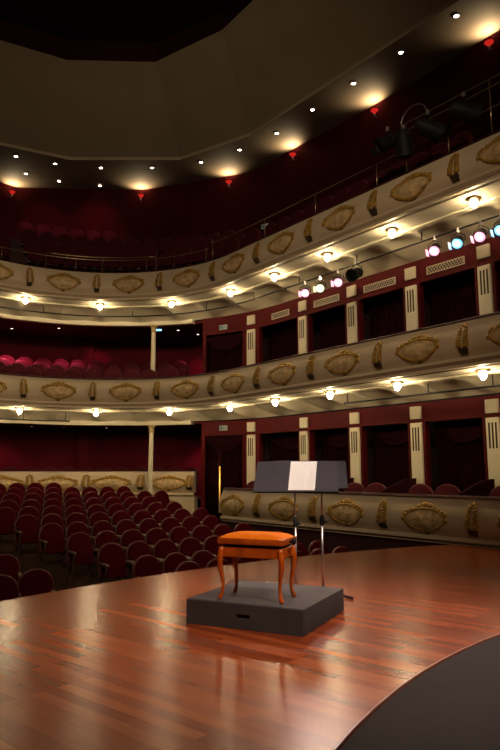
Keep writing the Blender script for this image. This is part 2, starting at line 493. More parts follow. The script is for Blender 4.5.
# floor slabs and ring beams
for zt, nm in ((Z2, 'upper'), (Z1, 'lower')):
    bm = bmesh.new(); seg_box(bm, SL, SE, .10, 1.9, zt-.74, zt-.66)
    if nm == 'lower': seg_box(bm, SL, -1, 1.9, 4.4, zt-.74, zt-.66)
    struct('floor_'+nm+'_tier', bm, M['slab'])
    bm = bmesh.new(); seg_box(bm, SL, -2.42, 1.80, 2.02, zt-1.21, zt-.75); struct('trim_beam_'+nm, bm, M['cream_soffit'])
    bm = bmesh.new(); seg_box(bm, SL, -1.9, 2.0, 4.4, zt-1.19, zt-1.12); struct('ceiling_rear_'+nm, bm, M['redceil'])
# rear wall
bm = bmesh.new(); seg_box(bm, SL, -1.9, 4.3, 4.42, .0, 6.1); struct('wall_back', bm, M['redwall'])
bm = bmesh.new(); seg_box(bm, SL, -2.3, 2.3, 4.4, .38, .45); struct('floor_rear_boxes', bm, M['slab'])
# a return wall behind the curtained doorway
def radial(bm, s, o0, o1, z0, z1, th=.08):
    d = rdir(s); tn = Vector((-d.y, d.x, 0))*th/2
    vs = [W(s, o0, 0)-tn, W(s, o1, 0)-tn, W(s, o1, 0)+tn, W(s, o0, 0)+tn]
    lo = [bm.verts.new((v.x, v.y, z0)) for v in vs]; hi = [bm.verts.new((v.x, v.y, z1)) for v in vs]
    for k in range(4): bm.faces.new((lo[k], lo[(k+1) % 4], hi[(k+1) % 4], hi[k]))
    bm.faces.new(lo[::-1]); bm.faces.new(hi)
bm = bmesh.new(); radial(bm, -2.13, 1.9, 4.4, 0, 6.1); struct('wall_return', bm, M['redwall'])
bm = bmesh.new(); seg_box(bm, -5.05, -4.85, 4.12, 4.3, .45, 2.6); seg_box(bm, -5.05, -4.85, 4.12, 4.3, 3.2, 5.95); struct('trim_3', bm, M['redwall'])

# ---- side wall with openings -----------------------------------------
PIER = [-.85, .98, 2.83, 4.69, 6.58, 8.46]
OPEN = {'low': (-.2, 2.35, 2.78), 'mid': (3.2, 5.52, 6.08)}
for fl, (zb, zo, zt) in OPEN.items():
    bm = bmesh.new()
    seg_box(bm, -2.16, SE, 1.83, 2.0, zo, zt)
    for p in PIER: seg_box(bm, p-.20, p+.20, 1.83, 2.0, zb, zo)
    seg_box(bm, -2.16, -2.10, 1.83, 2.0, zb, zo)
    wl = struct('wall_right_'+fl, bm, M['red'])
    # thin framing mouldings round each opening
    bm = bmesh.new()
    for a, b in zip([-2.10]+[p+.20 for p in PIER[:-1]], [-1.05]+[p-.20 for p in PIER[1:]]):
        for s in (a-.0, b-.035): seg_box(bm, s, s+.035, 1.80, 1.84, zb, zo)
        seg_box(bm, a, b, 1.80, 1.84, zo-.0, zo+.035)
    struct('trim_opening_'+fl, bm, M['red'], parent=wl)
    # back of the boxes
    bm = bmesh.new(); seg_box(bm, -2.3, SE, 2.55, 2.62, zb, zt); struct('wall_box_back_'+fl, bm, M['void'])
    # cream pilasters with flutes and square blocks
    for n_, p in enumerate(PIER):
        cr = 'cream fluted pilaster between the %s, %s from the curtained doorway' % ('stage-level boxes' if fl == 'low' else 'first-tier boxes', ORD[n_])
        d = thing('pilaster', cr, 'pilaster', W(p, 1.80, zb), face_in(p), 'cream pilasters on the side wall')
        w_ = .15; h0 = 0.0 if fl == 'mid' else .2; h1 = (zo-.02-zb)
        bm = bmesh.new(); box(bm, -w_, w_, -.03, .03, h0, h1)
        bevel(bm, .006, 1); link('shaft', bm, M['cream_soffit'], d)
        for q in (-1, 0, 1):
            bm = bmesh.new(); box(bm, q*.075-.018, q*.075+.018, -.036, -.028, h1-.62, h1-.10)
            link('flute', bm, M['golddark'] if fl == 'x' else mats_flute if 'mats_flute' in globals() else M['iron'], d)
        zb_ = (2.42 if fl == 'low' else 5.66)-zb
        bm = bmesh.new(); box(bm, -w_, w_, -.03, .03, zb_, zb_+.28); bevel(bm, .01, 1); link('capital_block', bm, M['cream_soffit'], d)
        bm = bmesh.new(); box(bm, -w_*.72, w_*.72, -.034, -.029, zb_+.04, zb_+.24); link('block_panel', bm, M['cream_soffit'], d)
# curtains in the openings
def curtain(name, label, s0, s1, off, z0, z1, swag=True, gap=None, group=None):
    t = thing(name, label, 'curtain', W((s0+s1)/2, off, z0), 0, group); inv = t.matrix_basis.inverted()
    parts = [(s0, s1)] if not gap else [(s0, gap[0]), (gap[1], s1)]
    for a, b in parts:
        bm = bmesh.new(); n = int((b-a)/.018); rows = []
        for i in range(n+1):
            s = a+(b-a)*i/n; ph = i*.018*2*pi/.14
            o_ = off+.03*sin(ph)+.012*sin(ph*.43+1)
            rows.append([bm.verts.new(W(s, o_, z0)), bm.verts.new(W(s, o_+.0, (z0+z1)/2)), bm.verts.new(W(s, o_*.5+off*.5, z1))])
        for A, B in zip(rows, rows[1:]):
            for k in range(2): bm.faces.new((A[k], A[k+1], B[k+1], B[k]))
        r_ = bmesh.ops.solidify(bm, geom=bm.faces[:], thickness=.008)
        o = link('drape', bm, M['curtain'], t, True); o.data.transform(inv)
    if gap:
        bm = bmesh.new(); sweep(bm, [(off-.02, 1.42), (off+.02, 1.42), (off+.02, z1-.05), (off-.02, z1-.05)], gap[0]-.04, gap[1]+.04, .02)
        o = link('overlap_fold', bm, M['curtain'], t, True); o.data.transform(inv)
    if swag:
        bm = bmesh.new(); rows = []
        for i in range(25):
            u = i/24; s = s0+(s1-s0)*u; dz = .42*sin(pi*u)**.8+.06
            rows.append([bm.verts.new(W(s, off-.07-.03*sin(pi*q/5)*(1+.3*sin(q*2.3)), z1-dz*q/5)) for q in range(6)])
        for A, B in zip(rows, rows[1:]):
            for k in range(5): bm.faces.new((A[k], A[k+1], B[k+1], B[k]))
        bmesh.ops.solidify(bm, geom=bm.faces[:], thickness=.01)
        o = link('swag', bm, M['curtain'], t, True); o.data.transform(inv)
    return t
for fl, (zb, zo, zt) in OPEN.items():
    for n_, (a, b) in enumerate(zip(PIER[:-1], PIER[1:])):
        curtain('curtain', 'dark maroon pleated curtain closing the %s %s box from the doorway' % (ORD[n_], 'stage-level' if fl == 'low' else 'first-tier'),
                a+.20, b-.20, 2.25, .0 if fl == 'low' else 3.22, zo, fl == 'low', None, 'maroon curtains in the boxes')
curtain('door_curtain', 'maroon swagged curtain in the doorway below the lower exit sign, light showing through its gap', -2.10, -1.05, 1.93, .0, 2.32, True, (-1.775, -1.725))
curtain('door_curtain', 'maroon swagged curtain in the first-tier doorway below the middle exit sign', -2.10, -1.05, 1.93, 3.22, 5.46, True)
bm = bmesh.new(); seg_box(bm, -2.08, -1.12, 2.42, 2.5, .0, 1.9); struct('wall_corridor', bm, M['corridor'])
point(W(-1.75, 2.2, 1.0), 22.0, (1, .75, .35), .05)

# vent grilles above the first-tier boxes
for n_, (a, b) in enumerate([(-.36, .40), (1.43, 2.38), (3.24, 4.24), (5.14, 6.12), (7.0, 8.0)]):
    z0, z1 = 5.66, 5.84; cx = (a+b)/2; L_ = (b-a)/2
    t = thing('vent_grille', 'cream lattice vent above the %s first-tier box from the doorway' % ORD[n_], 'vent', W(cx, 1.82, z0), face_in(cx), 'lattice vents over the boxes')
    h = z1-z0
    bm = bmesh.new()
    for x0, x1, y0, y1 in [(-L_, L_, 0, .02), (-L_, L_, h-.02, h), (-L_, -L_+.02, 0, h), (L_-.02, L_, 0, h)]: box(bm, x0, x1, -.02, .0, y0, y1)
    link('frame', bm, M['cream_soffit'], t)
    bm = bmesh.new(); x = -L_
    while x < L_-.02:
        x2 = min(x+h*.6, L_)
        for sg in (0, 1):
            tube(bm, [(x, -.010, .01 if sg else h-.01), (x2, -.010, h-.01 if sg else .01)], .007, 4)
        x += .075
    link('lattice', bm, M['cream_soffit'], t)
    bm = bmesh.new(); box(bm, -L_+.01, L_-.01, -.002, .004, .01, h-.01); link('backing', bm, M['void'], t)

# slender columns on both levels
def column(s, z0, z1, label):
    t = thing('column', label, 'column', W(s, 1.80, z0))
    h = z1-z0
    bm = bmesh.new(); lathe(bm, [(0, .09), (.085, .09), (.078, h*.5), (.068, h-.24), (0, h-.24)], 20); link('shaft', bm, M['cream_soffit'], t, True, 40)
    bm = bmesh.new(); lathe(bm, [(0, 0), (.13, 0), (.13, .04), (.10, .07), (.10, .09), (0, .09)], 20); link('base', bm, M['cream_soffit'], t, True, 30)
    bm = bmesh.new(); lathe(bm, [(0, h-.24), (.075, h-.24), (.095, h-.22), (.08, h-.20), (.085, h-.10), (.13, h-.05), (.13, h), (0, h)], 20); link('capital', bm, M['medal'], t, True, 30)
column(-3.36, .02, 2.72, 'slender cream column rising from the stalls before the rear parapet')
column(-3.36, 3.27, 5.97, 'slender cream column on the middle balcony under the gallery')

# ---- upper gallery walls and ceiling ---------------------------------
WP = [(-13.5, 17.4), (-8.7, 22.5), (-4.0, 22.7), (0, 21.3), (3.6, 17.07), (5.98, 13.9), (9.7, 8.95)]
ZC = 11.7
bm = bmesh.new()
lo = [bm.verts.new((x, y, 6.2)) for x, y in WP]; hi = [bm.verts.new((x, y, ZC)) for x, y in WP]
for i in range(len(WP)-1): bm.faces.new((lo[i], lo[i+1], hi[i+1], hi[i]))
bmesh.ops.solidify(bm, geom=bm.faces[:], thickness=-.1)
struct('wall_gallery', bm, M['gwall'])
CL = [(-12.6, 15.6), (-8.3, 19.25), (-6.1, 20.36), (-2.37, 20.36), (0, 18.79), (4.57, 13.07), (8.9, 7.6)]
CU = [(-9.9, 13.7), (-6.95, 16.0), (-5.28, 16.9), (-2.75, 16.99), (-.75, 15.63), (.08, 14.53), (3.9, 9.6)]
bm = bmesh.new()
A = [bm.verts.new((x, y, ZC+.02)) for x, y in [(x*1.0+(x+3.7)*.02, y+.15) for x, y in WP]]; B = [bm.verts.new((x, y, ZC)) for x, y in CL]
for i in range(len(A)-1): bm.faces.new((A[i], A[i+1], B[i+1], B[i]))
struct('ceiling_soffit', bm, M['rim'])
bm = bmesh.new()
A = [bm.verts.new((x, y, ZC)) for x, y in CL]; A2 = [bm.verts.new((x, y, ZC+.10)) for x, y in CL]
B = [bm.verts.new((x, y, 13.0)) for x, y in CU]
for i in range(len(A)-1):
    bm.faces.new((A[i], A[i+1], A2[i+1], A2[i])); bm.faces.new((A2[i], A2[i+1], B[i+1], B[i]))
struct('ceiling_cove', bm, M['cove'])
bm = bmesh.new()
A = [bm.verts.new((x, y, 13.0)) for x, y in CU]
cxy = Vector((-2.5, 9.0)); B = []; D = []
for x, y in CU:
    v = Vector((x, y)); q = v+(v-cxy).normalized()*.5
    B.append(bm.verts.new((q.x, q.y, 13.03))); D.append(bm.verts.new((q.x, q.y, 14.0)))
for i in range(len(A)-1):
    bm.faces.new((A[i], A[i+1], B[i+1], B[i])); bm.faces.new((B[i], B[i+1], D[i+1], D[i]))
bm.faces.new(D)
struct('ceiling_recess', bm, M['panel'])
# stepped tiers of the gallery
GROW = [(1.0, 8.28), (1.87, 8.85), (2.73, 9.42), (3.6, 10.0)]
bm = bmesh.new()
seg_box(bm, SL, SE, .12, .62, 6.5, 6.9)
for k, (o_, zt) in enumerate(GROW):
    s1 = SE if k < 2 else (-1.6, -2.2)[k-2]
    seg_box(bm, SL, s1, o_-.42, o_+.45, 6.5, zt-.95)
    if k > 1: seg_box(bm, s1, SE, o_-.42, o_+.45, 6.5, 7.9)
struct('floor_gallery_tiers', bm, M['slab'])
MROW = [(.95, 4.42), (1.70, 4.62), (2.50, 4.85), (3.35, 5.12)]
bm = bmesh.new()
for k, (o_, zt) in enumerate(MROW): seg_box(bm, SL, -2.5, o_-.42, o_+.42, 3.28, zt-.95)
struct('floor_balcony_tiers', bm, M['slab'])

# ================================================================== LAMPS
def glob_lamp():
    t = thing('balcony_lamp', '', 'lamp')
    bm = bmesh.new(); lathe(bm, [(0, 0), (.13, 0), (.135, -.02), (.11, -.035), (.085, -.045), (0, -.045)], 20); link('ceiling_plate', bm, M['brass'], t, True, 40)
    bm = bmesh.new(); lathe(bm, [(.0, -.04), (.055, -.04), (.072, -.07), (.066, -.115), (.042, -.16), (.015, -.18), (0, -.185)], 20); link('glass_globe', bm, M['globe'], t, True)
    return t
LAMP_S = [-6.5, -4.5, -2.42, -.38, 1.5, 3.44, 5.37, 7.32]
lp = glob_lamp(); sn = snapshot(lp); first = True
for zt, nm in ((Z2, 'topmost gallery'), (Z1, 'middle balcony')):
    for n_, s in enumerate(LAMP_S):
        o = lp if first else dup(sn); first = False
        o.location = W(s, .36, zt-.865)
        o['label'] = 'glowing white glass lamp under the %s, %s along from the far end' % (nm, ORD[n_])
        o['group'] = 'glass lamps under the balconies'
# gallery soffit downlights
DL = [(-7.83, 20.08), (-6.68, 20.61), (-5.18, 20.9), (-3.4, 20.9), (-1.67, 20.5), (-.34, 19.65), (.84, 18.61), (1.82, 17.3), (2.81, 16.02), (3.8, 14.72), (4.78, 13.41), (-7.94, 21.35), (-6.94, 21.94), (-5.54, 22.31)]
d0 = thing('downlight', '', 'downlight')
bm = bmesh.new(); lathe(bm, [(.058, 0), (.085, 0), (.085, -.015), (.058, -.02)], 16); link('bezel', bm, M['steel'], d0, True, 40)
bm = bmesh.new(); lathe(bm, [(0, -.004), (.06, -.004), (.06, -.012), (0, -.014)], 16); link('lens', bm, M['down'], d0, True, 40)
sn = snapshot(d0)
for n_, (x, y) in enumerate(DL):
    o = d0 if n_ == 0 else dup(sn); o.location = (x, y, ZC)
    o['label'] = ('recessed white downlight on the inner rim of the ceiling, %s from the far end' % ORD[n_]) if n_ < 11 else ('recessed white downlight near the back gallery wall, %s from the corner' % ORD[n_-11])
    o['group'] = 'downlights round the ceiling rim'
# small downlights under the rear ceilings
e0 = thing('downlight', '', 'downlight')
bm = bmesh.new(); lathe(bm, [(.04, 0), (.065, 0), (.065, -.012), (.04, -.015)], 14); link('bezel', bm, M['steel'], e0, True, 40)
bm = bmesh.new(); lathe(bm, [(0, -.004), (.045, -.004), (.045, -.010), (0, -.012)], 14); link('lens', bm, M['downsmall'], e0, True, 40)
sn = snapshot(e0); first = True
for zt, nm, lst in ((Z2, 'first-tier', [(-6.95, 2.9), (-6.35, 3.3), (-5.5, 2.6), (-3.0, 2.7), (-2.75, 3.5)]), (Z1, 'stalls-level', [(-7.1, 3.2), (-6.5, 3.2), (-5.9, 3.2), (-5.3, 3.2), (-4.5, 3.2)])):
    for n_, (s, of) in enumerate(lst):
        o = e0 if first else dup(sn); first = False
        o.location = W(s, of, zt-1.19)
        o['label'] = 'tiny round downlight in the %s rear ceiling, %s from the far end' % (nm, ORD[n_]); o['group'] = 'tiny downlights in the rear ceilings'
for n_, (s, of, nm) in enumerate([(-6.95, 2.5, 'above the pink seats'), (-3.4, 2.5, 'beside the column')]):
    bm = bmesh.new(); box(bm, -.11, .11, -.04, .04, -.04, 0); o = link('emergency_light', bm, M['blue']); o.location = W(s, of, Z2-1.19); o.rotation_euler = (0, 0, face_in(s))
    tag(o, 'small blue ceiling light %s under the gallery' % nm, 'light')
# red glass up-lighters high on the gallery wall
UP = [(-8.65, 22.15), (-4.05, 22.45), (-.78, 21.3), (1.40, 19.43), (3.58, 16.9), (5.75, 13.98), (8.2, 10.75)]
u0 = thing('wall_uplight', '', 'wall light')
bm = bmesh.new(); lathe(bm, [(0, -.11), (.03, -.10), (.06, -.04), (.11, .02), (.113, .02), (.10, .0), (.04, -.04), (0, -.05)], 18); link('red_bowl', bm, M['redglass'], u0, True, 50)
bm = bmesh.new(); lathe(bm, [(0, -.17), (.02, -.165), (.028, -.14), (.035, -.10), (0, -.09)], 12); link('finial', bm, M['steel'], u0, True, 50)
bm = bmesh.new(); tube(bm, [(0, 0, -.17), (0, .08, -.16), (0, .16, -.12)], .015, 6); link('bracket', bm, M['steel'], u0, True)
sn = snapshot(u0)
for n_, (x, y) in enumerate(UP):
    o = u0 if n_ == 0 else dup(sn)
    # stand off the nearest wall segment
    best = None
    for a, b in zip(WP, WP[1:]):
        a, b = Vector(a), Vector(b); d = (b-a); t = max(0, min(1, (Vector((x, y))-a).dot(d)/d.length_squared)); q = a+d*t
        dd = (Vector((x, y))-q).length
        if best is None or dd < best[0]: best = (dd, q, d.normalized())
    q, d = best[1], best[2]; nrm = Vector((-d.y, d.x)); 
    if nrm.dot(Vector((-3, 10))-q) < 0: nrm = -nrm
    p = q+nrm*.17
    o.location = (p.x, p.y, ZC-.30); o.rotation_euler = (0, 0, atan2(-nrm.y, -nrm.x)-pi/2)
    o['label'] = 'red glass up-lighter high on the gallery wall, %s from the far end' % ORD[n_]; o['group'] = 'red up-lighters on the gallery wall'
    spot((p.x, p.y, ZC-.27), (p.x+nrm.x*.14, p.y+nrm.y*.14, ZC), 50, (1, .80, .48), 150, .6, .05, 'uplight_glow')
# exit signs
for n_, (s, z, of, lb) in enumerate([(-1.60, 2.57, 1.79, 'over the stage-level curtained doorway'), (-1.62, 5.72, 1.79, 'over the first-tier curtained doorway'), (-1.2, 9.35, 3.2, 'in the dark corner of the topmost gallery')]):
    t = thing('exit_sign', 'small pale green pictogram exit sign '+lb, 'exit sign', W(s, of, z), face_in(s))
    bm = bmesh.new(); box(bm, -.14, .14, 0, .04, -.075, .075); bevel(bm, .006, 1); link('housing', bm, M['signface'], t)
    bm = bmesh.new(); box(bm, -.11, -.03, -.004, .001, -.05, .05); link('doorway_pictogram', bm, M['signgreen'], t)
    bm = bmesh.new(); blob(bm, (.0, -.002, .035), (.012, .004, .012), 6)
    tube(bm, [(0, -.002, .02), (.01, -.002, -.01), (-.01, -.002, -.045)], .008, 5); tube(bm, [(.01, -.002, -.01), (.035, -.002, -.04)], .008, 5); tube(bm, [(-.02, -.002, .015), (.03, -.002, .0)], .006, 5)
    link('running_figure', bm, M['signgreen'], t)
    bm = bmesh.new(); tube(bm, [(.05, -.002, 0), (.10, -.002, 0)], .008, 5); tube(bm, [(.08, -.002, .02), (.10, -.002, 0), (.08, -.002, -.02)], .008, 5); link('arrow', bm, M['signgreen'], t)
    if n_ == 2:
        bm = bmesh.new(); box(bm, -.015, .015, .04, .9, -.01, .01); link('bracket', bm, M['black'], t)

for s, of, z, pw, st in [(-4.75, 3.75, 5.9, 20, -4.75), (-6.4, 2.6, 5.9, 420, -6.3), (-5.3, 2.6, 5.9, 200, -5.3), (-2.75, 3.3, 5.9, 75, -2.8), (-2.7, 3.5, 2.6, 60, -2.7), (-6.3, 3.5, 2.6, 26, -6.3), (-5.5, 3.0, 2.6, 14, -5.5)]:
    spot(W(s, of, z), W(st, of+.45, z-1.4), pw, (1.0, .16, .32), 95, .9, .06, 'pink_house_light')
for s in (-5.9, -4.9): spot(W(s, 2.6, 11.5), W(s, 4.0, 10.2), 70, (1.0, .20, .32), 75, 1, .1, 'pink_house_light')
# ---- lighting pipe with spotlights under the gallery -------------------
def pipe(label, s0, s1, off, z, ztop, drops):
    t = thing('lighting_pipe', label, 'pipe', W((s0+s1)/2, off, z)); inv = t.matrix_basis.inverted()
    bm = bmesh.new(); tube(bm, [W(s, off, z) for s in srange(s0, s1, .25)], .02, 8)
    o = link('bar', bm, M['black'], t, True); o.data.transform(inv)
    for s in drops:
        bm = bmesh.new(); tube(bm, [W(s, off, z), W(s, off, ztop)], .012, 6)
        o = link('drop_rod', bm, M['black'], t, True); o.data.transform(inv)
    return t
pipe('long dark lighting pipe curving under the topmost gallery', SL, SE, .86, 6.05, 6.30, [-5.95, -3.7, -1.6, .0, 1.9, 3.9, 5.75, 7.7])
pipe('short dark pipe under the far end of the middle balcony', -6.9, -5.2, .86, 2.76, 3.05, [-6.3, -5.3])
pipe('dark lighting pipe under the middle balcony above the boxes', 3.4, SE, .86, 2.82, 3.05, [3.5, 5.75, 7.2, 8.8])
POD = Vector((.2, 5.85, .2))
def spotlight(label, loc, target, lens, size=1.0, group=None, yoke_up=True, fins=True):
    loc = Vector(loc)
    t = thing('stage_spotlight', label, 'spotlight', loc, 0, group)
    d = (Vector(target)-loc).normalized(); rot = d.to_track_quat('-Z', 'Y').to_matrix().to_4x4()
    k = size
    bm = bmesh.new(); lathe(bm, [(0, .17*k), (.06*k, .17*k), (.095*k, .10*k), (.105*k, -.06*k), (.12*k, -.12*k), (.125*k, -.17*k), (.112*k, -.17*k), (.10*k, -.12*k), (0, -.115*k)], 18, rot); link('barrel', bm, M['black'], t, True, 40)
    bm = bmesh.new(); lathe(bm, [(0, -.145*k), (.05*k, -.142*k), (.108*k, -.13*k), (.108*k, -.122*k), (0, -.122*k)], 18, rot); link('lens', bm, lens, t, True, 50)
    if lens != M['black']:
        bm = bmesh.new(); lathe(bm, [(0, -.150*k), (.045*k, -.148*k), (.045*k, -.146*k), (0, -.146*k)], 14, rot); link('bulb', bm, M['core'], t, True, 50)
    bm = bmesh.new(); sd = 1 if yoke_up else -1
    h = Vector((d.y, -d.x, 0)).normalized()
    tube(bm, [h*(.13*k), h*(.135*k)+Vector((0, 0, .10*k)), Vector((0, 0, .19*k)), h*(-.135*k)+Vector((0, 0, .10*k)), h*(-.13*k)], .010*k, 6); link('yoke', bm, M['black'], t, True)
    bm = bmesh.new(); box(bm, -.025, .025, -.03, .03, .18*k, .18*k+.10); link('clamp', bm, M['steel'], t)
    if fins:
        bm = bmesh.new(); m2 = rot @ Matrix.Translation((.13*k, 0, -.21*k)) @ Matrix.Rotation(radians(35), 4, 'Y')
        box(bm, -.003, .003, -.07*k, .07*k, -.06*k, .06*k, m2); link('barn_door', bm, lens, t)  # flap glows in the lens material, in place of reflected lens light
    return t, d
SP = [(2.12, 5.80, 'pinklens', (1, .62, .66), 'pink'), (2.67, 5.80, 'warmlens', (1, .92, .7), 'greenish-white'), (3.29, 5.80, 'pinklens', (1, .60, .68), 'pink'),
      (3.86, 5.84, None, None, 'unlit black'), (6.07, 5.82, 'pinklens', (1, .55, .66), 'pink'), (6.62, 5.82, 'cyanlens', (.55, .9, 1), 'cyan'), (7.13, 5.81, 'pinklens', (1, .55, .66), 'pink'), (7.56, 5.81, 'cyanlens', (.5, .85, 1), 'cyan')]
PW = [180, 150, 180, 0, 300, 140, 250, 120]
for n_, (s, z, ln, c_, nm) in enumerate(SP):
    loc = W(s, .86, z-.02)
    t, d = spotlight('%s stage spotlight on the pipe under the gallery, %s from the doorway end' % (nm, ORD[n_]), loc, POD if ln else POD+Vector((-6, 0, 0)), M[ln] if ln else M['black'], 1.0 if ln else 1.25, 'spotlights under the gallery')
    if ln: spot(loc+d*.24, POD+Vector((.25, -.35, 0)), PW[n_], tuple(.55*a+.45*b for a, b in zip(c_, (1, .62, .38))), 26, .55, .14)

# ---- gallery rails and black lanterns ---------------------------------
def rail(label, s0, s1, off, levels, zbase, posts):
    t = thing('guard_rail', label, 'railing', W((s0+s1)/2, off, zbase)); inv = t.matrix_basis.inverted()
    for z in levels:
        bm = bmesh.new(); tube(bm, [W(s, off, z) for s in srange(s0, s1, .25)], .013, 6); o = link('rail_bar', bm, M['brass'], t, True); o.data.transform(inv)
    for s in posts:
        bm = bmesh.new(); tube(bm, [W(s, off, zbase), W(s, off, max(levels))], .011, 6); o = link('post', bm, M['brass'], t, True); o.data.transform(inv)
rail('thin brass guard rail along the back of the topmost gallery front', SL, -1.0, .06, [7.60], 7.22, [-9, -7.3, -5.2, -3.1, -1.05])
rail('second short brass rail before the rear block of gallery seats', -6.0, -3.0, .55, [7.85], 6.9, [-6, -4.5, -3.0])
rail('thin brass guard rail rising along the side of the topmost gallery', -.9, SE, .13, [7.78], 7.22, [-.85, 1.4, 3.3, 5.2, 7.0, 8.6])
rail('double lantern rail with posts on the side of the topmost gallery', 5.95, SE, .06, [8.30, 8.14], 7.22, [6.05, 7.95, 9.2])
GS = [(5.72, 7.98, Vector((-.9, -.1, -.45))), (6.12, 7.80, Vector((.15, .3, -.9))), (6.72, 7.84, Vector((.9, .15, -.30))), (7.52, 7.82, Vector((.9, .1, -.22)))]
for n_, (s, z, tg) in enumerate(GS):
    t, d = spotlight('large unlit black lantern clamped to the gallery rail, %s from the far end' % ORD[n_], W(s, -.10, z), W(s, -.10, z)+tg, M['black'], 1.55 if n_ else 1.35, 'black lanterns on the gallery rail', fins=(n_ % 2 == 0))
bm = bmesh.new(); pts_ = []
for k in range(13):
    a = pi*k/12; pts_.append(W(6.35-.32*cos(a), -.05, 8.22+.30*sin(a)))
tube(bm, pts_, .013, 6); o = link('cable_loop', bm, M['steel'], None, True); tag(o, 'grey cable arching over the black lanterns on the gallery rail', 'cable')

# ================================================================== SEATS
def seat_outline(w_, z0, z1, top=.62):
    pts = [(-w_, z0), (w_, z0)]; zc = z1-w_*.86
    for k in range(0, 13):
        a = pi*k/12; pts.append((w_*cos(a), zc+(z1-zc)*sin(a)))
    return pts
def make_seat(vel, full=True):
    t = thing('theatre_seat', '', 'seat')
    tilt = Matrix.Translation((0, .16, .40)) @ Matrix.Rotation(radians(-9), 4, 'X') @ Matrix.Translation((0, -.16, -.40))
    bm = bmesh.new(); prism(bm, seat_outline(.276, .33, .955), .135, .185, .012, tilt); link('back_shell', bm, M['rimwood'], t, True, 35)
    bm = bmesh.new(); prism(bm, seat_outline(.262, .36, .940), .085, .150, .035, tilt); link('backrest', bm, vel, t, True, 50)
    cu = Matrix.Translation((0, .09, .38)) @ Matrix.Rotation(radians(-12), 4, 'X')
    bm = bmesh.new(); box(bm, -.225, .225, -.11, -.01, -.04, .30, cu); bevel(bm, .03, 2); link('seat_cushion', bm, vel, t, True, 50)
    if full:
        for sx in (-1, 1):
            bm = bmesh.new(); x = sx*.262
            prism(bm, [(-.20, .58), (.16, .60), (.17, .625), (.10, .63), (-.19, .625), (-.225, .60)], -.028, .028, .006, Matrix.Translation((x, 0, 0)) @ Matrix.Rotation(radians(90), 4, 'Z'))
            link('armrest', bm, M['armwood'], t, True, 40)
            bm = bmesh.new()
            tube(bm, [(x, -.18, .585), (x, -.13, .45), (x, -.16, .30), (x, -.10, .12), (x, -.17, .012)], [.014, .018, .014, .016, .012], 6)
            tube(bm, [(x, .13, .59), (x, .11, .40), (x, .13, .20), (x, .19, .012)], [.014, .018, .014, .012], 6)
            tube(bm, [(x, -.13, .36), (x, .11, .38)], .012, 6); tube(bm, [(x, -.12, .14), (x, .14, .16)], .012, 6)
            link('side_frame', bm, M['iron'], t, True)
    else:
        bm = bmesh.new(); box(bm, -.05, .05, .0, .12, 0, .36); link('pedestal', bm, M['black'], t)
    return t
def cam_px(x, y, z):
    th = radians(8.6); dz = z-EYE; d = y*cos(th)+dz*sin(th); u = -y*sin(th)+dz*cos(th)
    if d < .5: return None
    return 250+640*x/d, 375-640*u/d
SEATROT = atan2(.6, .8)
s0_ = make_seat(M['velvet'])
for c_ in children(s0_): c_.data.transform(Matrix.Diagonal((.95, 1, 1, 1)))
SN = snapshot(s0_); used = False
def place(snap, root, loc, rz, label, group):
    global used
    o = root if not used else dup(snap); used = True
    o.location = loc; o.rotation_euler = (0, 0, rz); o['label'] = label; o['group'] = group
    return o
rowname = lambda j: ORD[j]+' row'
nst = 0
for j in range(-5, 10):
    cnt = 0
    for i in range(-3, 26):
        if i+j < 4 and j >= 0: continue
        if j < 0 and i < 4-j*.3: continue
        c = P0+LA*i+LB*j
        v = c-A0
        if v.dot(T) > -3.2:
            if v.dot(N) > -.42: continue
        elif (c-CC).length > R+1.76 or (c-Vector(ring(-3.36, 1.8))).length < .42: continue
        dS = (c-Vector((SCX, SCY))).length
        if dS < SR+.42: continue
        # rows end before the side gangway that leads to the curtained doorway
        if (c-Vector(ring(-1.9, 1.2))).length < 1.1 or (c-Vector(ring(-2.7, 2.05))).length < .78: continue
        q = cam_px(c.x, c.y, fz(c.x, c.y)+.96)
        if q is None or q[0] < -14 or q[0] > 470: continue
        # hidden below the stage lip
        # sight line over the lip
        d = c.length; ts = None
        for k in range(1, 60):
            f = 1-k*.02; p = c*f
            if (p-Vector((SCX, SCY))).length < SR: ts = f; break
        if ts:
            zl = EYE+(fz(c.x, c.y)+.96-EYE)*ts
            if zl < 0.0: continue
        place(SN, s0_, (c.x, c.y, fz(c.x, c.y)), SEATROT+random.uniform(-.01, .01),
              'burgundy velvet stalls seat, %s from the aisle end in %s back from the stage' % (ORD[cnt], rowname(j+5)), 'burgundy seats of the main stalls block')
        cnt += 1; nst += 1
for n_, (x, y, j, w_) in enumerate([(37.6, 570, 0, 0), (5.5, 555, 0, 0), (1.0, 576.5, 0, 0)]):
    zt = -1.1+.955+.0
    th = radians(8.6); a = (x-250)/640; b = (375-y)/640
    r_ = Vector((a, cos(th)-b*sin(th), sin(th)+b*cos(th))); t_ = (zt-.06-EYE)/r_.z
    place(SN, s0_, (r_.x*t_, r_.y*t_, -1.16), SEATROT-.25, ['burgundy velvet seat across the aisle nearest the stage lip', 'burgundy velvet seat across the aisle, just behind its row end', 'burgundy velvet seat in the front corner where stage meets frame edge'][n_], 'burgundy seats across the aisle')
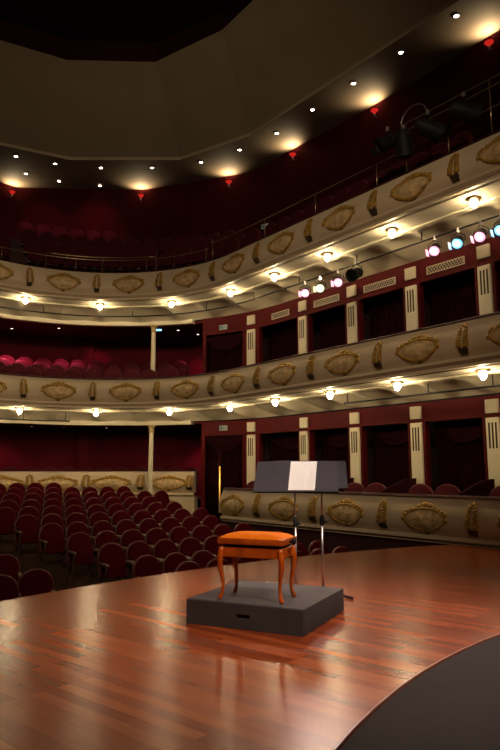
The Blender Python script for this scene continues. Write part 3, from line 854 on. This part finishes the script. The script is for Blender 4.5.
# gallery seats
g_ = make_seat(M['velvet2'], False); GSN = snapshot(g_); used = False
def arc_row(blocks, off, zt, txt, grp):
    for (a, b, bn) in blocks:
        n = 0; s = a
        while s < b:
            if abs(s+3.36) < .32 and 1.3 < off < 2.2: s += .1; continue
            k = (R+off)/R if s < 0 else 1.0
            place(GSN, g_, W(s, off, zt-.95), face_in(s), 'burgundy seat %s from the far end of %s, %s' % (ORD[n], bn, txt), grp)
            n += 1; s += .57/k
            if n >= len(ORD): break
for k, (of, zt) in enumerate(GROW):
    bl = [(-6.15, (-.9, -.9, -1.7, -4.0)[k], 'the rear block')]+([(-8.4, -6.75, 'the corner block')] if k < 3 else [])
    if k < 2: bl.append((.3, 6.6 if k == 0 else 5.2, 'the side block'))
    arc_row(bl, of+(.05 if k else 0), zt, 'gallery '+rowname(k), 'seats of the topmost gallery')
for k, (of, zt) in enumerate(MROW):
    arc_row([(-8.0, -2.85, 'the middle balcony')], of, zt, rowname(k)+' behind its front', 'seats of the middle balcony')
arc_row([(-8.0, -2.7, 'the rear boxes')], 2.75, 1.41, 'behind the stalls parapet', 'seats of the rear boxes')
bs = [(p+dx) for p in PIER[:-1] for dx in (.60, 1.25)]
for n_, s in enumerate(bs):
    place(GSN, g_, W(s, .95, .06), face_in(s)+.25, 'dark burgundy chair in the stage-level boxes, %s from the doorway' % ORD[n_], 'chairs in the stage-level boxes')
bm = bmesh.new(); seg_box(bm, -.3, SE, .12, 2.6, .0, .06); struct('floor_boxes', bm, M['slab'])
# sloping dividers between the boxes
for n_, p in enumerate(PIER[1:]):
    for fl, zf, zt in (('stage-level', .06, .95),):
        bm = bmesh.new()
        prof = [(.16, zf), (1.72, zf), (1.72, zt+.16), (1.35, zt+.14), (.9, zt+.0), (.45, zt-.14), (.16, zt-.18)]
        d = rdir(p); tn = Vector((-d.y, d.x, 0))*.03
        A = [bm.verts.new(W(p-.02, o_, z)+tn) for o_, z in prof]; B = [bm.verts.new(W(p-.02, o_, z)-tn) for o_, z in prof]
        K = len(A)
        for k in range(K): bm.faces.new((A[k], A[(k+1) % K], B[(k+1) % K], B[k]))
        bm.faces.new(A[::-1]); bm.faces.new(B)
        o = link('box_divider', bm, M['curtain'])
        tag(o, 'low sloping dark red divider between stage-level boxes, %s from the doorway' % ORD[n_], 'divider', 'dividers between the stage-level boxes')

# ================================================================== CENTRE STAGE
# riser
RA = radians(-25.5)
t = thing('conductor_podium', 'low square charcoal podium with a hand slot, at centre stage', 'podium', (.16, 5.83, 0), RA)
hx, hy, hz = .525, .515, .20
bm = bmesh.new(); box(bm, -hx, hx, -hy+.012, hy, .0, hz); bevel(bm, .008, 2)
link('carcass', bm, M['riser'], t, True, 30)
bm = bmesh.new()   # front board with a real slot
sx0, sx1, sz0, sz1 = -.055, .065, .085, .117
y0, y1 = -hy, -hy+.012
X = [-hx+.004, sx0, sx1, hx-.004]; Zs = [.002, sz0, sz1, hz-.006]
g = {}
for yi, y in enumerate((y0, y1)):
    for i, x in enumerate(X):
        for k, z in enumerate(Zs): g[i, k, yi] = bm.verts.new((x, y, z))
for yi in (0, 1):
    for i in range(3):
        for k in range(3):
            if i == 1 and k == 1: continue
            bm.faces.new((g[i, k, yi], g[i+1, k, yi], g[i+1, k+1, yi], g[i, k+1, yi]))
for i in range(3):
    bm.faces.new((g[i, 0, 0], g[i+1, 0, 0], g[i+1, 0, 1], g[i, 0, 1])); bm.faces.new((g[i, 3, 0], g[i+1, 3, 0], g[i+1, 3, 1], g[i, 3, 1]))
    bm.faces.new((g[0, i, 0], g[0, i+1, 0], g[0, i+1, 1], g[0, i, 1])); bm.faces.new((g[3, i, 0], g[3, i+1, 0], g[3, i+1, 1], g[3, i, 1]))
for a, b in (((1, 1), (2, 1)), ((2, 1), (2, 2)), ((2, 2), (1, 2)), ((1, 2), (1, 1))):
    bm.faces.new((g[a[0], a[1], 0], g[b[0], b[1], 0], g[b[0], b[1], 1], g[a[0], a[1], 1]))
link('front_board', bm, M['riser'], t)
bm = bmesh.new(); box(bm, sx0, sx1, -hy+.0095, -hy+.0125, sz0, sz1); link('slot_painted_shade', bm, M['black'], t)  # black sheet standing in for the shade inside the slot

# piano stool
SA = radians(-22)
t = thing('piano_stool', 'orange-topped wooden piano stool with curved legs, standing on the charcoal podium', 'stool', (.062, 5.615, .20), SA)
for sx in (-1, 1):
    for sy in (-1, 1):
        bm = bmesh.new(); X0, Y0 = sx*.262, sy*.152
        pts = []; rad = []
        for z, d, r_ in [(.425, .0, .024), (.39, .002, .026), (.35, .010, .027), (.30, .014, .025), (.24, .008, .020), (.17, -.004, .016), (.10, -.010, .014), (.05, -.004, .0145), (.025, .006, .018), (.008, .012, .019), (.0, .012, .016)]:
            pts.append((X0+sx*d, Y0+sy*d*.8, z)); rad.append(r_)
        tube(bm, pts, rad, 10); link('leg', bm, M['stoolwood'], t, True)
for nm, x0, x1, y0_, y1_ in [('apron', -.25, .25, -.167, -.150), ('apron', -.25, .25, .150, .167), ('apron', -.277, -.262, -.14, .14), ('apron', .262, .277, -.14, .14)]:
    bm = bmesh.new(); box(bm, x0, x1, y0_, y1_, .345, .425); bevel(bm, .003, 1); link(nm, bm, M['stoolwood'], t)
bm = bmesh.new(); box(bm, -.24, .24, -.14, .14, .415, .455); link('lift_mechanism', bm, M['black'], t)
bm = bmesh.new(); box(bm, -.292, .292, -.182, .182, .450, .500); bevel(bm, .008, 2); link('seat_tray', bm, M['stoolwood'], t, True, 30)
bm = bmesh.new(); G = 14; g = {}
for i in range(G+1):
    for j in range(G+1):
        u, v = -1+2*i/G, -1+2*j/G
        h = .042*(1-abs(u)**4)**.5*(1-abs(v)**4)**.5
        g[i, j] = bm.verts.new((u*.283, v*.173, .498+h))
for i in range(G):
    for j in range(G): bm.faces.new((g[i, j], g[i+1, j], g[i+1, j+1], g[i, j+1]))
link('seat_pad', bm, M['stoolvel'], t, True)
for sx in (-1, 1):
    bm = bmesh.new(); m2 = Matrix.Translation((sx*.292, .0, .475)) @ Matrix.Rotation(radians(90)*sx, 4, 'Y')
    lathe(bm, [(0, 0), (.012, 0), (.012, .02), (.024, .022), (.028, .035), (.022, .05), (0, .052)], 14, m2); link('height_knob', bm, M['stoolwood'] if sx < 0 else M['black'], t, True, 40)

# music stands
def music_stand(label, x, y, yaw, width, zb, hgt, wings, legs_a, group=None):
    t = thing('music_stand', label, 'music stand', (x, y, 0), yaw, group)
    tilt = radians(22)
    # desk: bottom edge at zb, leaning back (away from the camera side)
    def D(u, v, d=0): 
        return Vector((u, -.03+v*sin(tilt)+d*cos(tilt)*-1, zb+v*cos(tilt)+d*sin(tilt)*-0))
    bm = bmesh.new(); us = [-width/2, -width*.17, width*.17, width/2] if wings else [-width/2, width/2]
    H = hgt/cos(tilt)
    def wy(u): return -.05*max(0, (abs(u)-width*.17)/(width*.33)) if wings else 0
    rows = []
    for th in (0, .006):
        for v in (0, H):
            rr = []
            for u in us:
                shr = ((.10 if u < 0 else .04) if abs(u) > width*.4 else .05) if v and wings else 0
                p = D(u+shr*.5, v); rr.append(bm.verts.new((p.x, p.y+wy(u)+th, p.z - (.015 if (v and wings and abs(u) > width*.4) else 0))))
            rows.append(rr)
    n = len(us)
    for k in range(n-1):
        bm.faces.new((rows[0][k], rows[0][k+1], rows[1][k+1], rows[1][k])); bm.faces.new((rows[2][k+1], rows[2][k], rows[3][k], rows[3][k+1]))
        bm.faces.new((rows[0][k+1], rows[0][k], rows[2][k], rows[2][k+1])); bm.faces.new((rows[1][k], rows[1][k+1], rows[3][k+1], rows[3][k]))
    bm.faces.new((rows[0][0], rows[1][0], rows[3][0], rows[2][0])); bm.faces.new((rows[0][-1], rows[2][-1], rows[3][-1], rows[1][-1]))
    link('desk', bm, M['satin'], t)
    bm = bmesh.new()
    for a, b in zip(us, us[1:]):
        pa, pb = D(a, 0), D(b, 0)
        tube(bm, [(pa.x, pa.y+wy(a)-.02, pa.z-.004), (pb.x, pb.y+wy(b)-.02, pb.z-.004)], .012, 4)
    link('ledge', bm, M['black'], t)
    bm = bmesh.new(); tube(bm, [(0, .09, zb+.10), (0, .03, zb-.02), (0, .02, .72)], .008, 8); link('upper_pole', bm, M['steel'], t, True)
    bm = bmesh.new(); box(bm, -.05, .05, .075, .12, zb+.06, zb+.14); link('desk_clamp', bm, M['black'], t)
    bm = bmesh.new(); tube(bm, [(0, .02, .75), (0, .02, .05)], .013, 8); link('lower_pole', bm, M['steel'], t, True)
    bm = bmesh.new(); lathe(bm, [(0, .70), (.02, .70), (.024, .72), (.024, .77), (.014, .80), (0, .80)], 12, Matrix.Translation((0, .02, 0)))
    tube(bm, [(0, .02, .735), (.05, .01, .735)], [.010, .016], 8); link('height_clutch', bm, M['black'], t, True, 40)
    bm = bmesh.new(); lathe(bm, [(0, .03), (.03, .03), (.03, .09), (0, .09)], 12, Matrix.Translation((0, .02, 0))); link('hub', bm, M['black'], t, True, 40)
    for a in legs_a:
        bm = bmesh.new(); c_, s_ = cos(radians(a)), sin(radians(a))
        tube(bm, [(0, .02, .06), (c_*.12, .02+s_*.12, .035), (c_*.36, .02+s_*.36, .014)], [.011, .011, .013], 8); link('leg', bm, M['black'], t, True)
    return t
MA = music_stand('wide dark folding music stand holding white sheet music, behind the podium', .46, 6.62, 0, .86, 1.055, .31, True, (180, 120, -20))
MB_ = music_stand('narrower dark music stand half hidden behind the wide one', 0.75, 6.80, 0, .54, 1.085, .28, False, (75, 165, -42))
# sheet
t = None
bm = bmesh.new(); tilt = radians(22)
def Dp(u, v, d): return (.47+u, 6.62-.03-d+v*sin(tilt)-.05*max(0, (abs(u)-.146)/.284), 1.055+v*cos(tilt))
vs = [bm.verts.new(Dp(u, v, d)) for u, v, d in [(-.085, .012, .012), (.05, .012, .013), (.185, .012, .012), (.225, .325, .008), (.08, .325, .010), (-.045, .325, .008)]]
bm.faces.new((vs[0], vs[1], vs[4], vs[5])); bm.faces.new((vs[1], vs[2], vs[3], vs[4]))
bmesh.ops.solidify(bm, geom=bm.faces[:], thickness=-.004)
o = link('sheet_music', bm, M['paper']); tag(o, 'bright white sheet of music resting on the wide music stand', 'sheet music')
sc.cycles.use_denoising = True
